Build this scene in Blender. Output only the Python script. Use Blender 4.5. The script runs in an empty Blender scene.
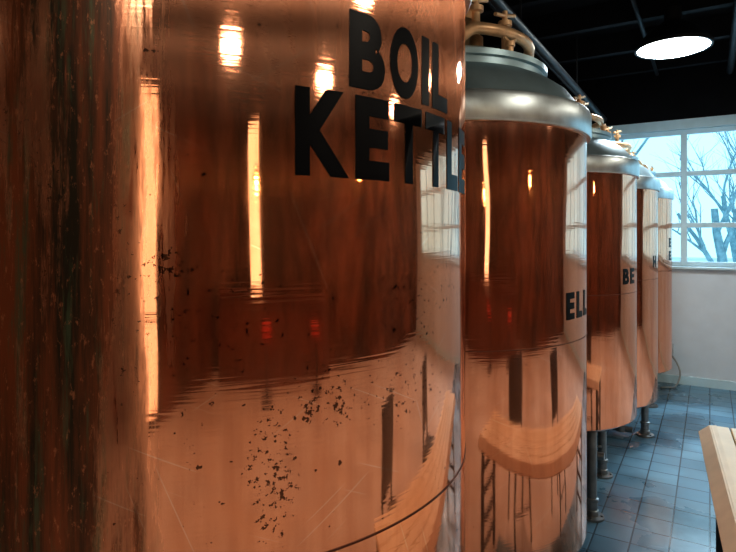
import bpy, bmesh, math, random
from mathutils import Vector, Matrix
random.seed(4)
S=bpy.context.scene
COL=S.collection

# ---------------- helpers ----------------
def new_mat(name):
    m=bpy.data.materials.new(name); m.use_nodes=True
    nt=m.node_tree
    return m,nt,nt.nodes["Principled BSDF"]
def simple(name,col,rough=0.5,metal=0.0,var=0.15,scale=8,bump=0.0,spec=0.5):
    m,nt,b=new_mat(name)
    tc=nt.nodes.new("ShaderNodeTexCoord")
    n=nt.nodes.new("ShaderNodeTexNoise"); n.inputs["Scale"].default_value=scale; n.inputs["Detail"].default_value=5
    nt.links.new(tc.outputs["Object"],n.inputs["Vector"])
    r=nt.nodes.new("ShaderNodeValToRGB")
    r.color_ramp.elements[0].position=0.3; r.color_ramp.elements[1].position=0.7
    r.color_ramp.elements[0].color=(*[c*(1-var) for c in col],1)
    r.color_ramp.elements[1].color=(*[min(1,c*(1+var)) for c in col],1)
    nt.links.new(n.outputs["Fac"],r.inputs["Fac"]); nt.links.new(r.outputs["Color"],b.inputs["Base Color"])
    b.inputs["Roughness"].default_value=rough; b.inputs["Metallic"].default_value=metal
    b.inputs["Specular IOR Level"].default_value=spec
    if bump:
        bp=nt.nodes.new("ShaderNodeBump"); bp.inputs["Strength"].default_value=bump; bp.inputs["Distance"].default_value=0.01
        nt.links.new(n.outputs["Fac"],bp.inputs["Height"]); nt.links.new(bp.outputs["Normal"],b.inputs["Normal"])
    return m
def emis(name,col,st):
    m,nt,b=new_mat(name)
    b.inputs["Base Color"].default_value=(0.8,0.8,0.8,1)
    b.inputs["Emission Color"].default_value=(*col,1); b.inputs["Emission Strength"].default_value=st
    return m
def obj(name,me,mat=None,parent=None,loc=(0,0,0),smooth=True,ang=32):
    if mat: me.materials.append(mat)
    if smooth:
        for p in me.polygons: p.use_smooth=True
        me.set_sharp_from_angle(angle=math.radians(ang))
    o=bpy.data.objects.new(name,me); COL.objects.link(o); o.location=loc
    if parent: o.parent=parent
    return o
def empty(name,loc=(0,0,0),rz=0):
    e=bpy.data.objects.new(name,None); COL.objects.link(e); e.location=loc; e.rotation_euler=(0,0,rz); e.empty_display_size=0.1
    return e
class MB:
    def __init__(s): s.bm=bmesh.new()
    def box(s,c,d,rz=0,bev=0.0,rx=0):
        r=bmesh.ops.create_cube(s.bm,size=1)
        vs=r['verts']
        M=Matrix.Translation(c)@Matrix.Rotation(rz,4,'Z')@Matrix.Rotation(rx,4,'X')@Matrix.Diagonal((*d,1))
        bmesh.ops.transform(s.bm,matrix=M,verts=vs)
        if bev:
            es=set(e for v in vs for e in v.link_edges)
            bmesh.ops.bevel(s.bm,geom=list(es),offset=bev,segments=2,affect='EDGES',profile=0.5)
        return s
    def lathe(s,prof,n=48,c=(0,0,0),closed=False):
        rings=[]
        for (r,z) in prof:
            if r<1e-5: rings.append([s.bm.verts.new((c[0],c[1],c[2]+z))])
            else: rings.append([s.bm.verts.new((c[0]+r*math.cos(2*math.pi*i/n),c[1]+r*math.sin(2*math.pi*i/n),c[2]+z)) for i in range(n)])
        pairs=list(zip(rings[:-1],rings[1:]))
        if closed: pairs.append((rings[-1],rings[0]))
        for a,b in pairs:
            for i in range(n):
                j=(i+1)%n
                if len(a)==1 and len(b)==1: continue
                if len(a)==1: s.bm.faces.new((a[0],b[j],b[i]))
                elif len(b)==1: s.bm.faces.new((a[i],a[j],b[0]))
                else: s.bm.faces.new((a[i],a[j],b[j],b[i]))
        return s
    def tube(s,pts,r,n=12,cap=True):
        pts=[Vector(p) for p in pts]
        rs=r if isinstance(r,(list,tuple)) else [r]*len(pts)
        rings=[]; up=None
        for i,p in enumerate(pts):
            t=(pts[min(i+1,len(pts)-1)]-pts[max(i-1,0)]).normalized()
            if up is None:
                up=Vector((0,0,1)) if abs(t.z)<0.9 else Vector((1,0,0))
            a=(up-t*up.dot(t)).normalized(); b=t.cross(a); up=a
            rings.append([s.bm.verts.new(p+rs[i]*(a*math.cos(2*math.pi*k/n)+b*math.sin(2*math.pi*k/n))) for k in range(n)])
        for A,B in zip(rings[:-1],rings[1:]):
            for k in range(n):
                j=(k+1)%n; s.bm.faces.new((A[k],A[j],B[j],B[k]))
        if cap:
            s.bm.faces.new(list(reversed(rings[0]))); s.bm.faces.new(rings[-1])
        return s
    def mesh(s,name):
        bmesh.ops.recalc_face_normals(s.bm,faces=s.bm.faces[:])
        me=bpy.data.meshes.new(name); s.bm.to_mesh(me); s.bm.free(); return me
def arc(c,r,a0,a1,n,plane='xz',rz=0):
    out=[]
    for i in range(n+1):
        a=a0+(a1-a0)*i/n
        x=r*math.cos(a); z=r*math.sin(a)
        out.append((c[0]+x*math.cos(rz),c[1]+x*math.sin(rz),c[2]+z))
    return out

# ---------------- materials ----------------
def copper(name,patina=False,seed=0.0,col=(0.90,0.40,0.22)):
    m,nt,b=new_mat(name); N=nt.nodes.new; L=nt.links.new
    out=nt.nodes["Material Output"]
    tc=N("ShaderNodeTexCoord"); sx=N("ShaderNodeSeparateXYZ"); L(tc.outputs["Object"],sx.inputs[0])
    at=N("ShaderNodeMath"); at.operation='ARCTAN2'; L(sx.outputs["Y"],at.inputs[0]); L(sx.outputs["X"],at.inputs[1])
    def vec(ka,kz,off=0.0):
        a=N("ShaderNodeMath"); a.operation='MULTIPLY'; a.inputs[1].default_value=ka; L(at.outputs[0],a.inputs[0])
        z=N("ShaderNodeMath"); z.operation='MULTIPLY'; z.inputs[1].default_value=kz; L(sx.outputs["Z"],z.inputs[0])
        c=N("ShaderNodeCombineXYZ"); L(a.outputs[0],c.inputs[0]); L(z.outputs[0],c.inputs[1]); c.inputs[2].default_value=seed+off
        return c.outputs[0]
    def rotvec(deg,k1,k2,off):
        mp=N("ShaderNodeMapping"); mp.vector_type='POINT'; mp.inputs["Rotation"].default_value=(0,0,math.radians(deg))
        L(vec(0.6,1.0,off),mp.inputs["Vector"])
        m2=N("ShaderNodeMapping"); m2.inputs["Scale"].default_value=(k1,k2,1); L(mp.outputs[0],m2.inputs["Vector"]); return m2.outputs[0]
    def noise(v,sc=1,det=4,rough=0.55,dist=0):
        n=N("ShaderNodeTexNoise"); n.inputs["Scale"].default_value=sc; n.inputs["Detail"].default_value=det
        n.inputs["Roughness"].default_value=rough; n.inputs["Distortion"].default_value=dist; L(v,n.inputs["Vector"]); return n.outputs["Fac"]
    def mr(v,a,b_,c=0.0,d=1.0):
        n=N("ShaderNodeMapRange"); n.inputs[1].default_value=a; n.inputs[2].default_value=b_; n.inputs[3].default_value=c; n.inputs[4].default_value=d
        L(v,n.inputs[0]); return n.outputs[0]
    def mul(a,b2):
        n=N("ShaderNodeMath"); n.operation='MULTIPLY'; L(a,n.inputs[0])
        if isinstance(b2,float): n.inputs[1].default_value=b2
        else: L(b2,n.inputs[1])
        return n.outputs[0]
    def mx(a,b2):
        n=N("ShaderNodeMath"); n.operation='MAXIMUM'; L(a,n.inputs[0]); L(b2,n.inputs[1]); return n.outputs[0]
    def mixc(f,a,b2):
        n=N("ShaderNodeMix"); n.data_type='RGBA'; L(f,n.inputs[0])
        for k,v in ((6,a),(7,b2)):
            if isinstance(v,tuple): n.inputs[k].default_value=(*v,1)
            else: L(v,n.inputs[k])
        return n.outputs[2]
    streak=mr(noise(vec(9,0.7),1,6,0.65),0.40,0.68)
    mott=mr(noise(vec(5,8,3.3),1,6,0.65),0.35,0.75)
    scr=mx(mr(noise(rotvec(24,3,190,51.0),1,1),0.725,0.74),mx(mr(noise(rotvec(-33,3,170,57.0),1,1),0.73,0.745),mr(noise(rotvec(68,3,150,63.0),1,1),0.735,0.75)))
    base=mixc(mul(streak,0.60),col,(col[0]*0.60,col[1]*0.46,col[2]*0.38))
    base=mixc(mul(mott,0.50),base,(min(1,col[0]*0.92),col[1]*0.74,col[2]*0.58))
    base=mixc(mul(scr,0.40),base,(1.0,0.80,0.66))
    if patina:
        def gauss(a0,z0,sa,sz):
            d1=N("ShaderNodeMath"); d1.operation='SUBTRACT'; L(at.outputs[0],d1.inputs[0]); d1.inputs[1].default_value=math.radians(a0)
            d2=N("ShaderNodeMath"); d2.operation='SUBTRACT'; L(sx.outputs["Z"],d2.inputs[0]); d2.inputs[1].default_value=z0
            q1=mul(d1.outputs[0],1/math.radians(sa)); q2=mul(d2.outputs[0],1/sz)
            s1=mul(q1,q1); s2=mul(q2,q2)
            ad=N("ShaderNodeMath"); ad.operation='ADD'; L(s1,ad.inputs[0]); L(s2,ad.inputs[1])
            return mr(ad.outputs[0],1.0,0.2)
        g0=mul(mr(noise(vec(2.2,3.2,7.7),1,2),0.46,0.62),0.65)
        gate=mx(g0,mx(gauss(-35,1.46,5.0,0.14),mx(gauss(-48,1.76,5,0.045),mx(gauss(-27,1.55,7,0.05),gauss(-44,1.30,6,0.10)))))
        n1=noise(vec(62,104,1.7),1,3,0.7)
        th=mul(gate,0.175)
        ad=N("ShaderNodeMath"); ad.operation='ADD'; L(n1,ad.inputs[0]); L(th,ad.inputs[1])
        spots=mr(ad.outputs[0],0.735,0.755)
        sp=mul(spots,mr(gate,0.12,0.25))
        sp=mx(sp,mr(noise(vec(45,75,11.7),1,2,0.5),0.735,0.75))
        base=mixc(mul(sp,0.88),base,(0.045,0.020,0.012))
    else:
        sp=mr(noise(vec(60,90,11.7),1,2,0.5),0.745,0.77)
        base=mixc(mul(sp,0.6),base,(0.08,0.03,0.015))
    rough=mr(mott,0,1,0.035,0.10)
    if patina:
        am=N("ShaderNodeMapRange"); am.inputs[1].default_value=math.radians(-44); am.inputs[2].default_value=math.radians(-57); L(at.outputs[0],am.inputs[0])
        wn=noise(vec(10,1.2,5.0),1,7,0.75)
        sm=N("ShaderNodeMath"); sm.operation='MULTIPLY_ADD'; L(am.outputs[0],sm.inputs[0]); sm.inputs[1].default_value=0.38; L(wn,sm.inputs[2])
        pm=mul(mr(sm.outputs[0],0.66,0.84),mr(am.outputs[0],0.0,0.35))
        pcol=mixc(mr(noise(vec(13,1.3,15.0),1,7,0.7),0.40,0.60),(0.24,0.070,0.028),(0.035,0.027,0.015))
        pcol=mixc(mul(mr(noise(vec(20,2.5,19.0),1,6,0.75),0.52,0.62),0.75),pcol,(0.085,0.115,0.065))
        pcol=mixc(mul(mr(noise(vec(70,40,23.0),1,4,0.75),0.58,0.66),0.6),pcol,(0.50,0.20,0.10))
        base=mixc(pm,base,pcol)
        r2=N("ShaderNodeMath"); r2.operation='MULTIPLY_ADD'; L(pm,r2.inputs[0]); r2.inputs[1].default_value=0.28; L(rough,r2.inputs[2]); rough=r2.outputs[0]
        mt=N("ShaderNodeMath"); mt.operation='MULTIPLY_ADD'; L(pm,mt.inputs[0]); mt.inputs[1].default_value=-0.5; mt.inputs[2].default_value=1.0
        L(mt.outputs[0],b.inputs["Metallic"])
    else: b.inputs["Metallic"].default_value=1.0
    L(base,b.inputs["Base Color"]); L(rough,b.inputs["Roughness"])
    dent=noise(vec(2.6,1.9,31.0),1,1)
    b1=N("ShaderNodeBump"); b1.inputs["Strength"].default_value=0.25; b1.inputs["Distance"].default_value=0.02; L(dent,b1.inputs["Height"])
    v=N("ShaderNodeTexNoise"); v.inputs["Scale"].default_value=1; v.inputs["Detail"].default_value=1; v.inputs["Distortion"].default_value=0.4; L(vec(4,160,41.0),v.inputs["Vector"])
    b2=N("ShaderNodeBump"); b2.inputs["Strength"].default_value=0.07; b2.inputs["Distance"].default_value=0.001; L(v.outputs["Fac"],b2.inputs["Height"]); L(b1.outputs[0],b2.inputs["Normal"])
    L(b2.outputs[0],b.inputs["Normal"])
    g=N("ShaderNodeBsdfAnisotropic"); g.inputs["Roughness"].default_value=0.46; g.inputs["Anisotropy"].default_value=0.90; g.inputs["Rotation"].default_value=0.25
    tg=N("ShaderNodeTangent"); tg.direction_type='RADIAL'; tg.axis='Z'; L(tg.outputs[0],g.inputs["Tangent"])
    L(base,g.inputs["Color"]); L(b1.outputs[0],g.inputs["Normal"])
    ms=N("ShaderNodeMixShader"); F=0.25; ms.inputs[0].default_value=F
    if patina:
        ff=N("ShaderNodeMath"); ff.operation='MULTIPLY_ADD'; L(pm,ff.inputs[0]); ff.inputs[1].default_value=-F*0.8; ff.inputs[2].default_value=F; L(ff.outputs[0],ms.inputs[0])
    L(b.outputs[0],ms.inputs[1]); L(g.outputs[0],ms.inputs[2]); L(ms.outputs[0],out.inputs["Surface"])
    return m
M_cop1=copper("copper_weathered",True,0.0,(0.97,0.47,0.29))
M_cop=[copper("copper_polished_%d"%i,False,10.0*i,(0.97,0.50,0.34)) for i in range(1,5)]
M_steel=simple("galvanised_steel",(0.58,0.66,0.69),0.36,0.85,0.15,14)
M_steeld=simple("steel_dome",(0.36,0.50,0.56),0.40,0.6,0.15,6)
M_leg=simple("dull_steel_legs",(0.26,0.27,0.27),0.42,0.8,0.2,14)
M_brass=simple("brass_fittings",(0.85,0.56,0.33),0.36,0.4,0.2,20)
M_black=simple("black_vinyl",(0.003,0.003,0.004),0.35,0,0.1,spec=0.08)
M_iron=simple("dark_iron",(0.03,0.032,0.036),0.45,0.4,0.3)
M_seam=simple("dark_seam",(0.10,0.03,0.015),0.5,0.3,0.3)
M_ceil=simple("black_painted_ceiling",(0.006,0.007,0.009),0.85,0,0.4,3,spec=0.2)
M_wallw=simple("white_painted_wall",(0.58,0.68,0.75),0.6,0,0.04,5,0.05)
M_walld=simple("dark_brown_wall",(0.085,0.030,0.016),0.6,0,0.9,1.6,spec=0.3)
M_frame=simple("white_window_frame",(0.50,0.70,0.78),0.45,0,0.05)
M_wood=simple("pale_table_wood",(0.94,0.82,0.62),0.5,0,0.06,9,0.1)
M_woodr=simple("red_brown_wood",(0.12,0.035,0.018),0.4,0,0.4,4)
M_red=simple("red_vinyl",(0.6,0.03,0.015),0.3,0,0.1)
M_bark=simple("tree_bark",(0.24,0.36,0.39),0.9,0,0.3)
M_snow=simple("outdoor_ground",(0.6,0.62,0.62),0.9,0,0.1,0.5)
M_hose=simple("grey_hose",(0.25,0.27,0.27),0.5)
M_chair=simple("black_chair",(0.008,0.008,0.010),0.4,0,0.1)
M_lamp=emis("lamp_diffuser",(0.90,0.97,1.0),50)
M_lampw=emis("warm_lamp_diffuser",(1.0,0.88,0.72),46)
M_warm=emis("warm_bulb",(1.0,0.66,0.28),120)
M_glow=emis("added_panel_glow",(1.0,0.76,0.50),2.8)  # warm glow for an added panel that streaks the copper
M_glow2=emis("added_panel_glow_dim",(1.0,0.72,0.46),1.5)  # weaker glow for the other added panel

# tile floor
M_floor,nt,b=new_mat("tile_floor_material")
tc=nt.nodes.new("ShaderNodeTexCoord")
br=nt.nodes.new("ShaderNodeTexBrick"); br.offset=0.0; br.squash=1.0
br.inputs["Scale"].default_value=1.0; br.inputs["Brick Width"].default_value=0.2; br.inputs["Row Height"].default_value=0.2
br.inputs["Mortar Size"].default_value=0.005; br.inputs["Mortar Smooth"].default_value=0.2
br.inputs["Color1"].default_value=(0.10,0.22,0.32,1); br.inputs["Color2"].default_value=(0.15,0.29,0.39,1); br.inputs["Mortar"].default_value=(0.028,0.055,0.08,1)
nt.links.new(tc.outputs["Object"],br.inputs["Vector"])
nz=nt.nodes.new("ShaderNodeTexNoise"); nz.inputs["Scale"].default_value=1.4; nz.inputs["Detail"].default_value=7
nt.links.new(tc.outputs["Object"],nz.inputs["Vector"])
mp=nt.nodes.new("ShaderNodeMapRange"); mp.inputs[1].default_value=0.35; mp.inputs[2].default_value=0.65; mp.inputs[3].default_value=0.5; mp.inputs[4].default_value=1.25
nt.links.new(nz.outputs["Fac"],mp.inputs[0])
mm=nt.nodes.new("ShaderNodeMix"); mm.data_type='RGBA'; mm.blend_type='MULTIPLY'; mm.inputs[0].default_value=1
nt.links.new(br.outputs["Color"],mm.inputs[6]); nt.links.new(mp.outputs[0],mm.inputs[7]); nt.links.new(mm.outputs[2],b.inputs["Base Color"])
mr2=nt.nodes.new("ShaderNodeMapRange"); mr2.inputs[1].default_value=0.4; mr2.inputs[2].default_value=0.6; mr2.inputs[3].default_value=0.18; mr2.inputs[4].default_value=0.45
nt.links.new(nz.outputs["Fac"],mr2.inputs[0]); nt.links.new(mr2.outputs[0],b.inputs["Roughness"])
bp=nt.nodes.new("ShaderNodeBump"); bp.inputs["Strength"].default_value=0.4; bp.inputs["Distance"].default_value=0.003; bp.invert=True
nt.links.new(br.outputs["Fac"],bp.inputs["Height"]); nt.links.new(bp.outputs[0],b.inputs["Normal"])

# ---------------- room ----------------
XL,XR,YB,YF,ZC=-2.1,6.4,-3.9,7.8,4.0
T=0.15
def boxobj(name,x0,x1,y0,y1,z0,z1,mat):
    return obj(name,MB().box(((x0+x1)/2,(y0+y1)/2,(z0+z1)/2),(x1-x0,y1-y0,z1-z0)).mesh(name),mat,smooth=False)
M_conc=simple("pale_taproom_floor",(0.50,0.45,0.42),0.5,0,0.15,1.5)
fl=empty("floor")
def part(name,x0,x1,y0,y1,z0,z1,mat,par):
    o=boxobj(name,x0,x1,y0,y1,z0,z1,mat); o.parent=par; return o
part("tiled_strip",XL-T,0.75,1.3,YF+T,-0.1,0,M_floor,fl)
part("taproom_floor",0.75,XR+T,YB-T,YF+T,-0.1,0,M_conc,fl)
part("entry_floor",XL-T,0.75,YB-T,1.3,-0.1,0,M_conc,fl)
boxobj("ceiling",XL-T,XR+T,YB-T,YF+T,ZC,ZC+0.1,M_ceil)
boxobj("wall_left",XL-T,XL,YB-T,YF+T,0,ZC,M_walld)
boxobj("wall_right",XR,XR+T,YB-T,YF+T,0,ZC,M_walld)
boxobj("wall_near",XL,XR,YB-T,YB,0,ZC,M_walld)
WZ0,WZ1=1.43,3.10; WX0,WX1=-1.27,5.73
far=empty("wall_far",(0,0,0))
part("lower_wall",XL,XR,YF,YF+T,0,WZ0,M_wallw,far)
part("upper_wall",XL,XR,YF,YF+T,WZ1+0.12,ZC,M_ceil,far)
part("left_pier",XL,WX0,YF,YF+T,WZ0,WZ1+0.12,M_wallw,far)
part("right_pier",WX1,XR,YF,YF+T,WZ0,WZ1+0.12,M_wallw,far)
part("header",WX0,WX1,YF,YF+T,WZ1,WZ1+0.12,M_frame,far)
mb=MB()
x=WX0
while x<WX1+0.01:
    xx=min(max(x,WX0+0.035),WX1-0.035)
    mb.box((xx,YF+0.07,(WZ0+WZ1)/2),(0.07,0.06,WZ1-WZ0),bev=0.006); x+=1.0
for z in (WZ0+0.03,1.93,2.56,WZ1-0.03):
    mb.box(((WX0+WX1)/2,YF+0.07,z),(WX1-WX0,0.055,0.06),bev=0.006)
mb.box(((WX0+WX1)/2,YF-0.02,WZ0-0.015),(WX1-WX0+0.1,0.08,0.03),bev=0.006)
obj("window_1",mb.mesh("window_1"),M_frame,smooth=False)
boxobj("baseboard_far",XL,XR,YF-0.02,YF,0,0.10,M_frame)
def added_glow_panel(name,x,y,rz,w,h,gm):  # unseen glowing panel, added to reflect as warm vertical streaks in the copper
    e=empty(name,(x,y,0),rz)
    mb=MB()
    for sx in (-1,1): mb.box((sx*(w/2+0.04),0.03,h/2),(0.08,0.08,h),bev=0.004)
    mb.box((0,0.03,h+0.04),(w+0.16,0.08,0.08),bev=0.004); mb.box((0,0.03,0.06),(w,0.06,0.12)); mb.box((0,0.03,1.05),(w,0.05,0.05))
    mb.tube([(w/2-0.05,0.08,0.95),(w/2-0.05,0.11,0.97),(w/2-0.05,0.11,1.2),(w/2-0.05,0.08,1.22)],0.01,8)
    obj("glow_panel_frame",mb.mesh("df"),M_iron,e,smooth=False)
    obj("glow_panel_face",MB().box((0,0.02,h/2+0.06),(w,0.012,h-0.12)).mesh("dg"),gm,e,smooth=False)
added_glow_panel("added_glow_panel_1",1.45,YB,0,0.6,3.2,M_glow2)
added_glow_panel("added_glow_panel_2",XR,-2.9,math.pi/2,0.65,3.5,M_glow)

mb=MB()
y=YB+0.6
while y<YF:
    mb.box(((XL+XR)/2,y,ZC-0.11),(XR-XL,0.08,0.22)); y+=0.9
mb.box((1.6,(YB+YF)/2,ZC-0.28),(0.14,YF-YB,0.16))
obj("ceiling_joists",mb.mesh("ceiling_joists"),simple("joist_black",(0.010,0.011,0.014),0.7,spec=0.2),smooth=False)
mb=MB()
mb.tube([(-1.16,-3.8,3.3),(-1.16,7.75,3.3)],0.035,16)
mb.tube([(-1.30,-3.8,3.42),(-1.30,7.75,3.42)],0.02,12)
for yy in (-2,0,2,4,6): mb.tube([(-1.16,yy,3.3),(-1.16,yy,ZC)],0.008,8)
obj("ceiling_pipe",mb.mesh("ceiling_pipe"),M_iron)
mb=MB()
mb.tube([(-0.55,3.0,3.78),(-0.55,7.7,3.78)],0.02,8)
mb.tube([(0.2,1.0,3.70),(0.2,7.7,3.70)],0.035,12)
obj("ceiling_conduit",mb.mesh("ceiling_conduit"),M_iron)

def highbay(x,y,z,m):
    e=empty("high_bay_lamp",(x,y,z))
    prof=[(0.29,0),(0.31,0.0),(0.31,0.03),(0.28,0.07),(0.20,0.16),(0.12,0.22),(0.07,0.24),(0.07,0.36),(0,0.36)]
    obj("lamp_housing",MB().lathe(prof,48).mesh("lamp_housing"),M_iron,e)
    obj("lamp_lens",MB().lathe([(0,-0.03),(0.15,-0.025),(0.25,-0.010),(0.29,0.004)],48).mesh("lamp_lens"),m,e)
    obj("lamp_rod",MB().tube([(0,0,0.3),(0,0,ZC-z)],0.01,8).mesh("lamp_rod"),M_iron,e)
highbay(-0.28,5.68,3.47,M_lamp)
for p in ((2.6,5.0,3.47),(5.0,4.2,3.47),(2.4,1.6,3.47),(4.8,0.6,3.47),(2.9,-2.0,3.47),(0.4,-2.2,3.47)):
    highbay(*p,M_lampw)
def pendant(x,y,z):
    e=empty("pendant_lamp",(x,y,z))
    obj("pendant_bulb",MB().lathe([(0,-0.05),(0.03,-0.045),(0.05,-0.01),(0.045,0.025),(0.022,0.06),(0,0.065)],24).mesh("bulb"),M_warm,e)
    obj("pendant_shade",MB().lathe([(0.16,0.0),(0.15,0.03),(0.09,0.09),(0.03,0.12),(0.028,0.17),(0,0.17)],32).mesh("shade"),M_iron,e)
    obj("pendant_cord",MB().tube([(0,0,0.16),(0,0,ZC-z)],0.005,6).mesh("cord"),M_iron,e)
for p in ((3.9,-1.55,2.35),(5.7,2.2,2.6)):
    pendant(*p)

# ---------------- letters bent onto a cylinder ----------------
def glyph(ch,w,h,bold=0.045):
    cu=bpy.data.curves.new("g",'FONT'); cu.body=ch; cu.offset=bold; cu.resolution_u=6
    o=bpy.data.objects.new("g",cu); COL.objects.link(o)
    bpy.context.view_layer.update()
    me=bpy.data.meshes.new_from_object(o.evaluated_get(bpy.context.evaluated_depsgraph_get()))
    bpy.data.objects.remove(o)
    xs=[v.co.x for v in me.vertices]; ys=[v.co.y for v in me.vertices]
    x0,x1,y0,y1=min(xs),max(xs),min(ys),max(ys)
    for v in me.vertices:
        v.co=((v.co.x-x0)/(x1-x0)*w,(v.co.y-y0)/(y1-y0)*h,0)
    return me
def lettering(specs,R,parent,name="lettering"):
    bm=bmesh.new()
    for ch,a0,wd,z0,z1 in specs:
        w=math.radians(wd)*R
        me=glyph(ch,w,z1-z0)
        t=bmesh.new(); t.from_mesh(me)
        n=max(3,int(wd/0.8))
        for i in range(1,n):
            bmesh.ops.bisect_plane(t,geom=t.verts[:]+t.edges[:]+t.faces[:],plane_co=(w*i/n,0,0),plane_no=(1,0,0))
        for v in t.verts:
            a=math.radians(a0)+v.co.x/R; z=z0+v.co.y
            v.co=((R+0.0012)*math.cos(a),(R+0.0012)*math.sin(a),z)
        tm=bpy.data.meshes.new("t"); t.to_mesh(tm); t.free(); bm.from_mesh(tm)
    me=bpy.data.meshes.new(name); bm.to_mesh(me); bm.free()
    return obj(name,me,M_black,parent,smooth=False)

# ---------------- kettles ----------------
R=0.6
def kettle(x,y,mat,top=2.2,bot=0.52,seams=(1.41,),legrot=0.0,handle_rot=0.0,name="copper_brew_kettle"):
    e=empty(name,(x,y,0))
    prof=[(0,bot-0.10),(0.25,bot-0.085),(0.45,bot-0.05),(0.56,bot-0.015),(0.585,bot),(R,bot+0.012),(R,top)]
    obj("copper_shell",MB().lathe(prof,200).mesh("shell"),mat,e,ang=25)
    for s in seams:
        obj("lap_seam",MB().lathe([(R-0.001,s-0.0018),(R+0.0012,s-0.0015),(R+0.0012,s+0.0015),(R-0.001,s+0.0018)],200).mesh("seam"),M_seam,e)
    band=[(R,top-0.004),(R+0.014,top-0.004),(R+0.018,top+0.004),(R+0.018,top+0.085),(R+0.012,top+0.10),(R-0.01,top+0.108),(R-0.03,top+0.108),(R-0.03,top-0.004)]
    obj("steel_rim_band",MB().lathe(band,128).mesh("band"),M_steel,e,ang=40)
    t=top+0.10
    dome=[(R-0.012,t),(R-0.03,t+0.03),(0.53,t+0.085),(0.47,t+0.13),(0.43,t+0.15),(0.43,t+0.175),(0.445,t+0.178),(0.445,t+0.20),(0.43,t+0.205),(0.36,t+0.235),(0.26,t+0.265),(0.16,t+0.285),(0.13,t+0.29),(0.13,t+0.33),(0.145,t+0.332),(0.145,t+0.352),(0.12,t+0.356),(0,t+0.365)]
    obj("domed_lid",MB().lathe(dome,96).mesh("dome"),M_steeld,e,ang=35)
    mb=MB()
    a0=handle_rot-0.2; a1=handle_rot+1.5
    pts=[]
    for i in range(25):
        a=a0+(a1-a0)*i/24; f=math.sin(math.pi*i/24)
        pts.append((0.37*math.cos(a),0.37*math.sin(a),t+0.225+0.075*min(1,f*2.2)))
    mb.tube(pts,0.023,12)
    for k in range(2):
        rz=handle_rot-0.9-k*1.6
        cx,cy=0.30*math.cos(rz),0.30*math.sin(rz)
        mb.tube(arc((cx,cy,t+0.23),0.09,0,math.pi,14,rz=rz+math.pi/2),0.018,12)
    px,py=0.16*math.cos(handle_rot+0.6),0.16*math.sin(handle_rot+0.6)
    q=handle_rot-0.5
    pts=[(px,py,t+0.28),(px,py,t+0.37)]+[(px+(0.07-0.07*math.cos(a))*math.cos(q),py+(0.07-0.07*math.cos(a))*math.sin(q),t+0.37+0.07*math.sin(a)) for a in [math.pi*i/12 for i in range(1,13)]]
    mb.tube(pts,0.028,14)
    for ca in (handle_rot+0.25,handle_rot+1.1):
        cx,cy=0.27*math.cos(ca),0.27*math.sin(ca)
        mb.lathe([(0.028,0.24),(0.028,0.30),(0.016,0.31),(0.016,0.40),(0.030,0.405),(0.030,0.425),(0.012,0.43),(0.012,0.47),(0,0.475)],16,(cx,cy,t))
        mb.tube([(cx-0.02,cy-0.07,t+0.44),(cx,cy,t+0.45),(cx+0.02,cy+0.07,t+0.47)],0.009,8)
    mb.lathe([(0.03,0.36),(0.03,0.40),(0.018,0.41),(0.018,0.45),(0.035,0.455),(0.035,0.475),(0,0.48)],20,(0,0,t))
    mb.tube([(-0.07,0,t+0.43),(0.07,0.02,t+0.44)],0.008,8)
    for k in range(6):
        a=handle_rot+0.4+k*math.pi/3
        cx,cy=0.415*math.cos(a),0.415*math.sin(a)
        mb.lathe([(0.014,0.17),(0.014,0.225),(0.02,0.228),(0.02,0.245),(0,0.25)],12,(cx,cy,t))
        mb.tube([(cx-0.03*math.sin(a),cy+0.03*math.cos(a),t+0.26),(cx,cy,t+0.243),(cx+0.03*math.sin(a),cy-0.03*math.cos(a),t+0.26)],0.006,8)
    obj("brass_handles_and_fittings",mb.mesh("fit"),M_brass,e,ang=50)
    mb=MB()
    for k in range(4):
        a=legrot+k*math.pi/2
        cx,cy=0.50*math.cos(a),0.50*math.sin(a)
        mb.lathe([(0,0),(0.075,0),(0.075,0.014),(0.04,0.018),(0.04,0.05),(0.034,0.055),(0.034,0.10),(0.040,0.105),(0.040,0.125),(0.030,0.13),(0.030,bot-0.03),(0,bot-0.03)],24,(cx,cy,0))
        for q2 in range(4):
            b_=a+q2*math.pi/2+0.78
            mb.lathe([(0.008,0.014),(0.008,0.024),(0,0.026)],6,(cx+0.058*math.cos(b_),cy+0.058*math.sin(b_),0))
    mb.tube([(0.0,0.0,bot-0.08),(0,0,bot-0.24),(0.03,0,bot-0.28),(0.12,0,bot-0.30),(0.40,0,bot-0.30)],0.025,14)
    mb.lathe([(0.045,-0.02),(0.045,0.02),(0,0.02)],16,(0.30,0,bot-0.30))
    mb.tube([(0.30,0,bot-0.30),(0.30,0,bot-0.24),(0.38,0,bot-0.235)],0.008,8)
    obj("steel_legs_and_drain",mb.mesh("legs"),M_leg,e,ang=40)
    return e

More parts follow.
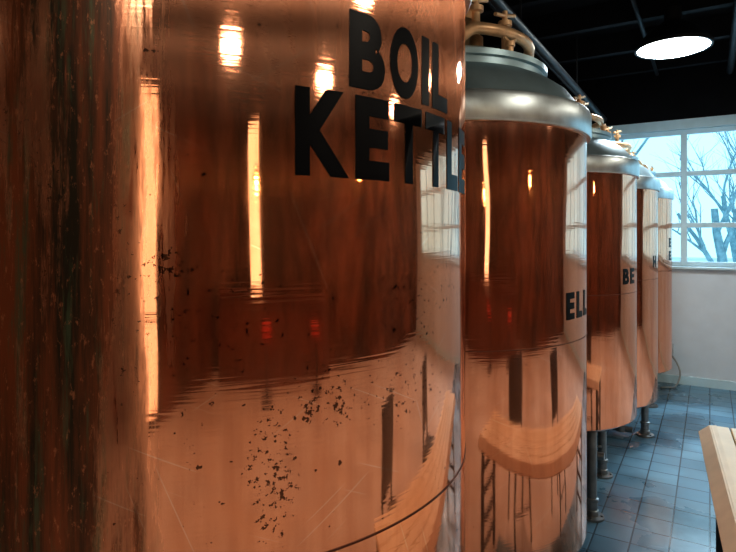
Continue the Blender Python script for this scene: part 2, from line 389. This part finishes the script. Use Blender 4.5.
k1=kettle(-1.02,0.95,M_cop1,top=2.34,bot=0.52,seams=(1.33,),legrot=0.3)
k2=kettle(-1.02,2.32,M_cop[0],bot=0.59,seams=(1.405,),legrot=0.55,handle_rot=-0.9)
k3=kettle(-1.02,4.14,M_cop[1],bot=0.58,seams=(1.43,),legrot=-0.72,handle_rot=-0.6)
k4=kettle(-0.99,5.52,M_cop[2],seams=(1.43,),bot=0.36,legrot=0.2,handle_rot=-0.9)
k5=kettle(-0.95,6.90,M_cop[3],seams=(1.43,),bot=0.36,legrot=-0.6,handle_rot=0.5)
specs=[]
zt0,zt1=1.8+0.088,1.8+0.217
a=-31.8
for ch,w in zip("KETTLE",(8.4,6.6,7.0,7.0,6.2,6.6)):
    specs.append((ch,a,w,zt0,zt1)); a+=w+1.2
a=-23.3
for ch,w in zip("BOIL",(6.8,6.9,2.3,6.0)):
    specs.append((ch,a,w,1.8+0.228,1.8+0.346)); a+=w+1.1
lettering(specs,R,k1)
def word(e,txt,a0,w,gap,z0,z1):
    s=[];a=a0
    for ch in txt: s.append((ch,a,w,z0,z1)); a+=w+gap
    lettering(s,R+0.0005,e)
word(k2,"ELL",-18,5.8,2.2,1.49,1.59)
word(k3,"BE",-24,7,2,1.49,1.59)
word(k4,"H",-16,7,2,1.53,1.63)
word(k5,"E",-15,7,2,1.68,1.78)
word(k5,"E",-15,7,2,1.54,1.64)

# ---------------- slatted table at right ----------------
bx=empty("slatted_table",(0.088,2.40,0),math.radians(4.0))
Lb=2.5
mb=MB()
for i in range(5):
    mb.box((0.045+i*0.095,0,0.735),(0.088,Lb,0.03),bev=0.004)
# sloping (chamfered) front edge board that catches the ceiling light
P=[(-0.004,0.748),(0.03,0.752),(0.03,0.700),(-0.055,0.700),(-0.055,0.706)]
bmv=[[mb.bm.verts.new((px_,yy,pz_)) for px_,pz_ in P] for yy in (-Lb/2,Lb/2)]
for i in range(len(P)):
    j=(i+1)%len(P); mb.bm.faces.new((bmv[0][i],bmv[0][j],bmv[1][j],bmv[1][i]))
mb.bm.faces.new(bmv[0]); mb.bm.faces.new(list(reversed(bmv[1])))
obj("table_slats",mb.mesh("slats"),M_wood,bx,smooth=False)
mb=MB()
for yy in (-1.20,1.20):
    mb.box((0.045,yy,0.355),(0.04,0.04,0.70)); mb.box((0.435,yy,0.355),(0.04,0.04,0.70))
    for z in (0.14,0.28,0.42,0.56,0.69): mb.box((0.24,yy,z),(0.40,0.03,0.03))
mb.box((0.24,0,0.69),(0.04,Lb-0.1,0.04))
obj("table_frame",mb.mesh("frame"),M_iron,bx,smooth=False)
# ---------------- chairs / counter on the taproom side ----------------
def chair(x,y,rz):
    e=empty("dining_chair",(x,y,0),rz)
    mb=MB()
    mb.box((0,0,0.455),(0.42,0.42,0.04),bev=0.012)
    for sx in (-1,1):
        mb.tube([(0.20*sx,0.20,0),(0.18*sx,0.18,0.44)],0.018,10)
        mb.tube([(0.20*sx,-0.22,0),(0.18*sx,-0.19,0.46),(0.18*sx,-0.24,1.02)],0.018,10)
    mb.box((0,-0.232,0.80),(0.38,0.025,0.46),rx=math.radians(5),bev=0.008)
    mb.tube([(-0.19,0.19,0.2),(0.19,0.19,0.2)],0.01,8)
    obj("chair_frame",mb.mesh("chair"),M_chair,e)
for c in ((0.95,1.75,1.0),(0.98,3.0,1.2)):
    chair(*c)
def stool(x,y):
    e=empty("bar_stool",(x,y,0))
    obj("stool_seat",MB().lathe([(0,0.70),(0.17,0.70),(0.19,0.72),(0.19,0.76),(0.16,0.79),(0,0.80)],32).mesh("ss"),M_red,e)
    obj("stool_base",MB().lathe([(0,0),(0.22,0),(0.22,0.015),(0.04,0.04),(0.025,0.08),(0.025,0.68),(0.10,0.70),(0,0.70)],32).mesh("sb"),M_iron,e)
P0=Vector((4.1,-3.65,0)); P1=Vector((5.95,1.0,0)); dv=(P1-P0); Lc=dv.length; ang=math.atan2(dv.y,dv.x)
ctr=(P0+P1)/2; nrm=Vector((-dv.y,dv.x,0)).normalized()
cb=empty("bar_counter",ctr-nrm*0.25,ang)
mb=MB(); mb.box((0,0,0.52),(Lc-0.3,0.45,1.04))
for i in range(7): mb.box((-Lc/2+0.5+i*0.66,0.235,0.55),(0.5,0.02,0.8),bev=0.006)
obj("counter_body",mb.mesh("cbody"),M_woodr,cb,smooth=False)
obj("counter_top",MB().box((0,0.02,1.07),(Lc-0.25,0.6,0.06),bev=0.01).mesh("ctop"),M_woodr,cb,smooth=False)
for f in (0.42,0.8):
    p=P0+dv*f+nrm*0.45; stool(p.x,p.y)

e=empty("wall_outlet",(-0.42,YF,0.42))
obj("outlet_box",MB().box((0,-0.03,0),(0.09,0.06,0.13),bev=0.006).mesh("ob"),M_steel,e,smooth=False)
pts=[(0.0,-0.05,-0.05)]+[(0.02+0.10*math.sin(i/3),-0.10-0.02*i,-0.05-0.36*min(1,i/8)) for i in range(1,14)]
obj("outlet_hose",MB().tube(pts,0.010,8).mesh("oh"),M_hose,e)

# ---------------- outdoors ----------------
boxobj("outdoor_ground",-30,40,YF+0.3,60,-0.3,-0.2,M_snow)
def tree(x,y,h):
    mb=MB()
    def br_(p,d,l,r,dep):
        n=5; pts=[p]; q=p.copy(); dd=d.copy()
        for i in range(n):
            dd=(dd+Vector((random.uniform(-.16,.16),random.uniform(-.16,.16),0.05))).normalized()
            q=q+dd*l/n; pts.append(q.copy())
        rs=[r*(1-0.5*i/n) for i in range(n+1)]
        mb.tube(pts,rs,6)
        if dep>0:
            for k in range(4 if dep>1 else 3):
                i=random.randint(2,n); 
                nd=(dd+Vector((random.uniform(-1,1),random.uniform(-1,1),random.uniform(-.1,.7)))).normalized()
                br_(pts[i],nd,l*random.uniform(.5,.75),rs[i]*0.6,dep-1)
    br_(Vector((0,0,-0.2)),Vector((0,0,1)),h,0.13,4)
    obj("bare_tree",mb.mesh("tree"),M_bark,None,(x,y,0))
for t in ((-1.6,15,3.2),(0.3,14,2.6),(3.5,15,3.4),(-3.5,20,3.8),(1.6,18,3.0),(7,19,3.6),(0.9,22,3.4)):
    tree(*t)

w=bpy.data.worlds.new("world"); S.world=w; w.use_nodes=True
bg=w.node_tree.nodes["Background"]
wtc=w.node_tree.nodes.new("ShaderNodeTexCoord"); wsx=w.node_tree.nodes.new("ShaderNodeSeparateXYZ"); wr=w.node_tree.nodes.new("ShaderNodeValToRGB")
w.node_tree.links.new(wtc.outputs["Generated"],wsx.inputs[0]); w.node_tree.links.new(wsx.outputs["Z"],wr.inputs[0]); w.node_tree.links.new(wr.outputs[0],bg.inputs[0])
wr.color_ramp.elements[0].color=(0.40,0.80,1.0,1); wr.color_ramp.elements[1].color=(0.35,0.70,1.0,1)
bg.inputs[1].default_value=1.65

ld=bpy.data.lights.new("window_daylight",'AREA'); ld.shape='RECTANGLE'; ld.size=7; ld.size_y=3; ld.energy=620; ld.color=(0.62,0.85,1.0)
lo=bpy.data.objects.new("window_daylight",ld); COL.objects.link(lo); lo.location=(1.7,10.5,5.0)
lo.rotation_euler=(Vector((1.5,4,0))-Vector((1.7,10.5,5.0))).to_track_quat('-Z','Y').to_euler()

cd=bpy.data.cameras.new("camera"); cam=bpy.data.objects.new("camera",cd); COL.objects.link(cam)
cam.location=(0,0,1.8); cam.rotation_euler=(math.radians(90),0,math.radians(31.4))
cd.sensor_width=36; cd.lens=560/736*36; cd.shift_y=-40/736; cd.clip_start=0.02
S.camera=cam
S.view_settings.view_transform='Standard'
try: S.view_settings.look='Medium High Contrast'
except Exception as ex: print("look",ex)
S.view_settings.exposure=0.0
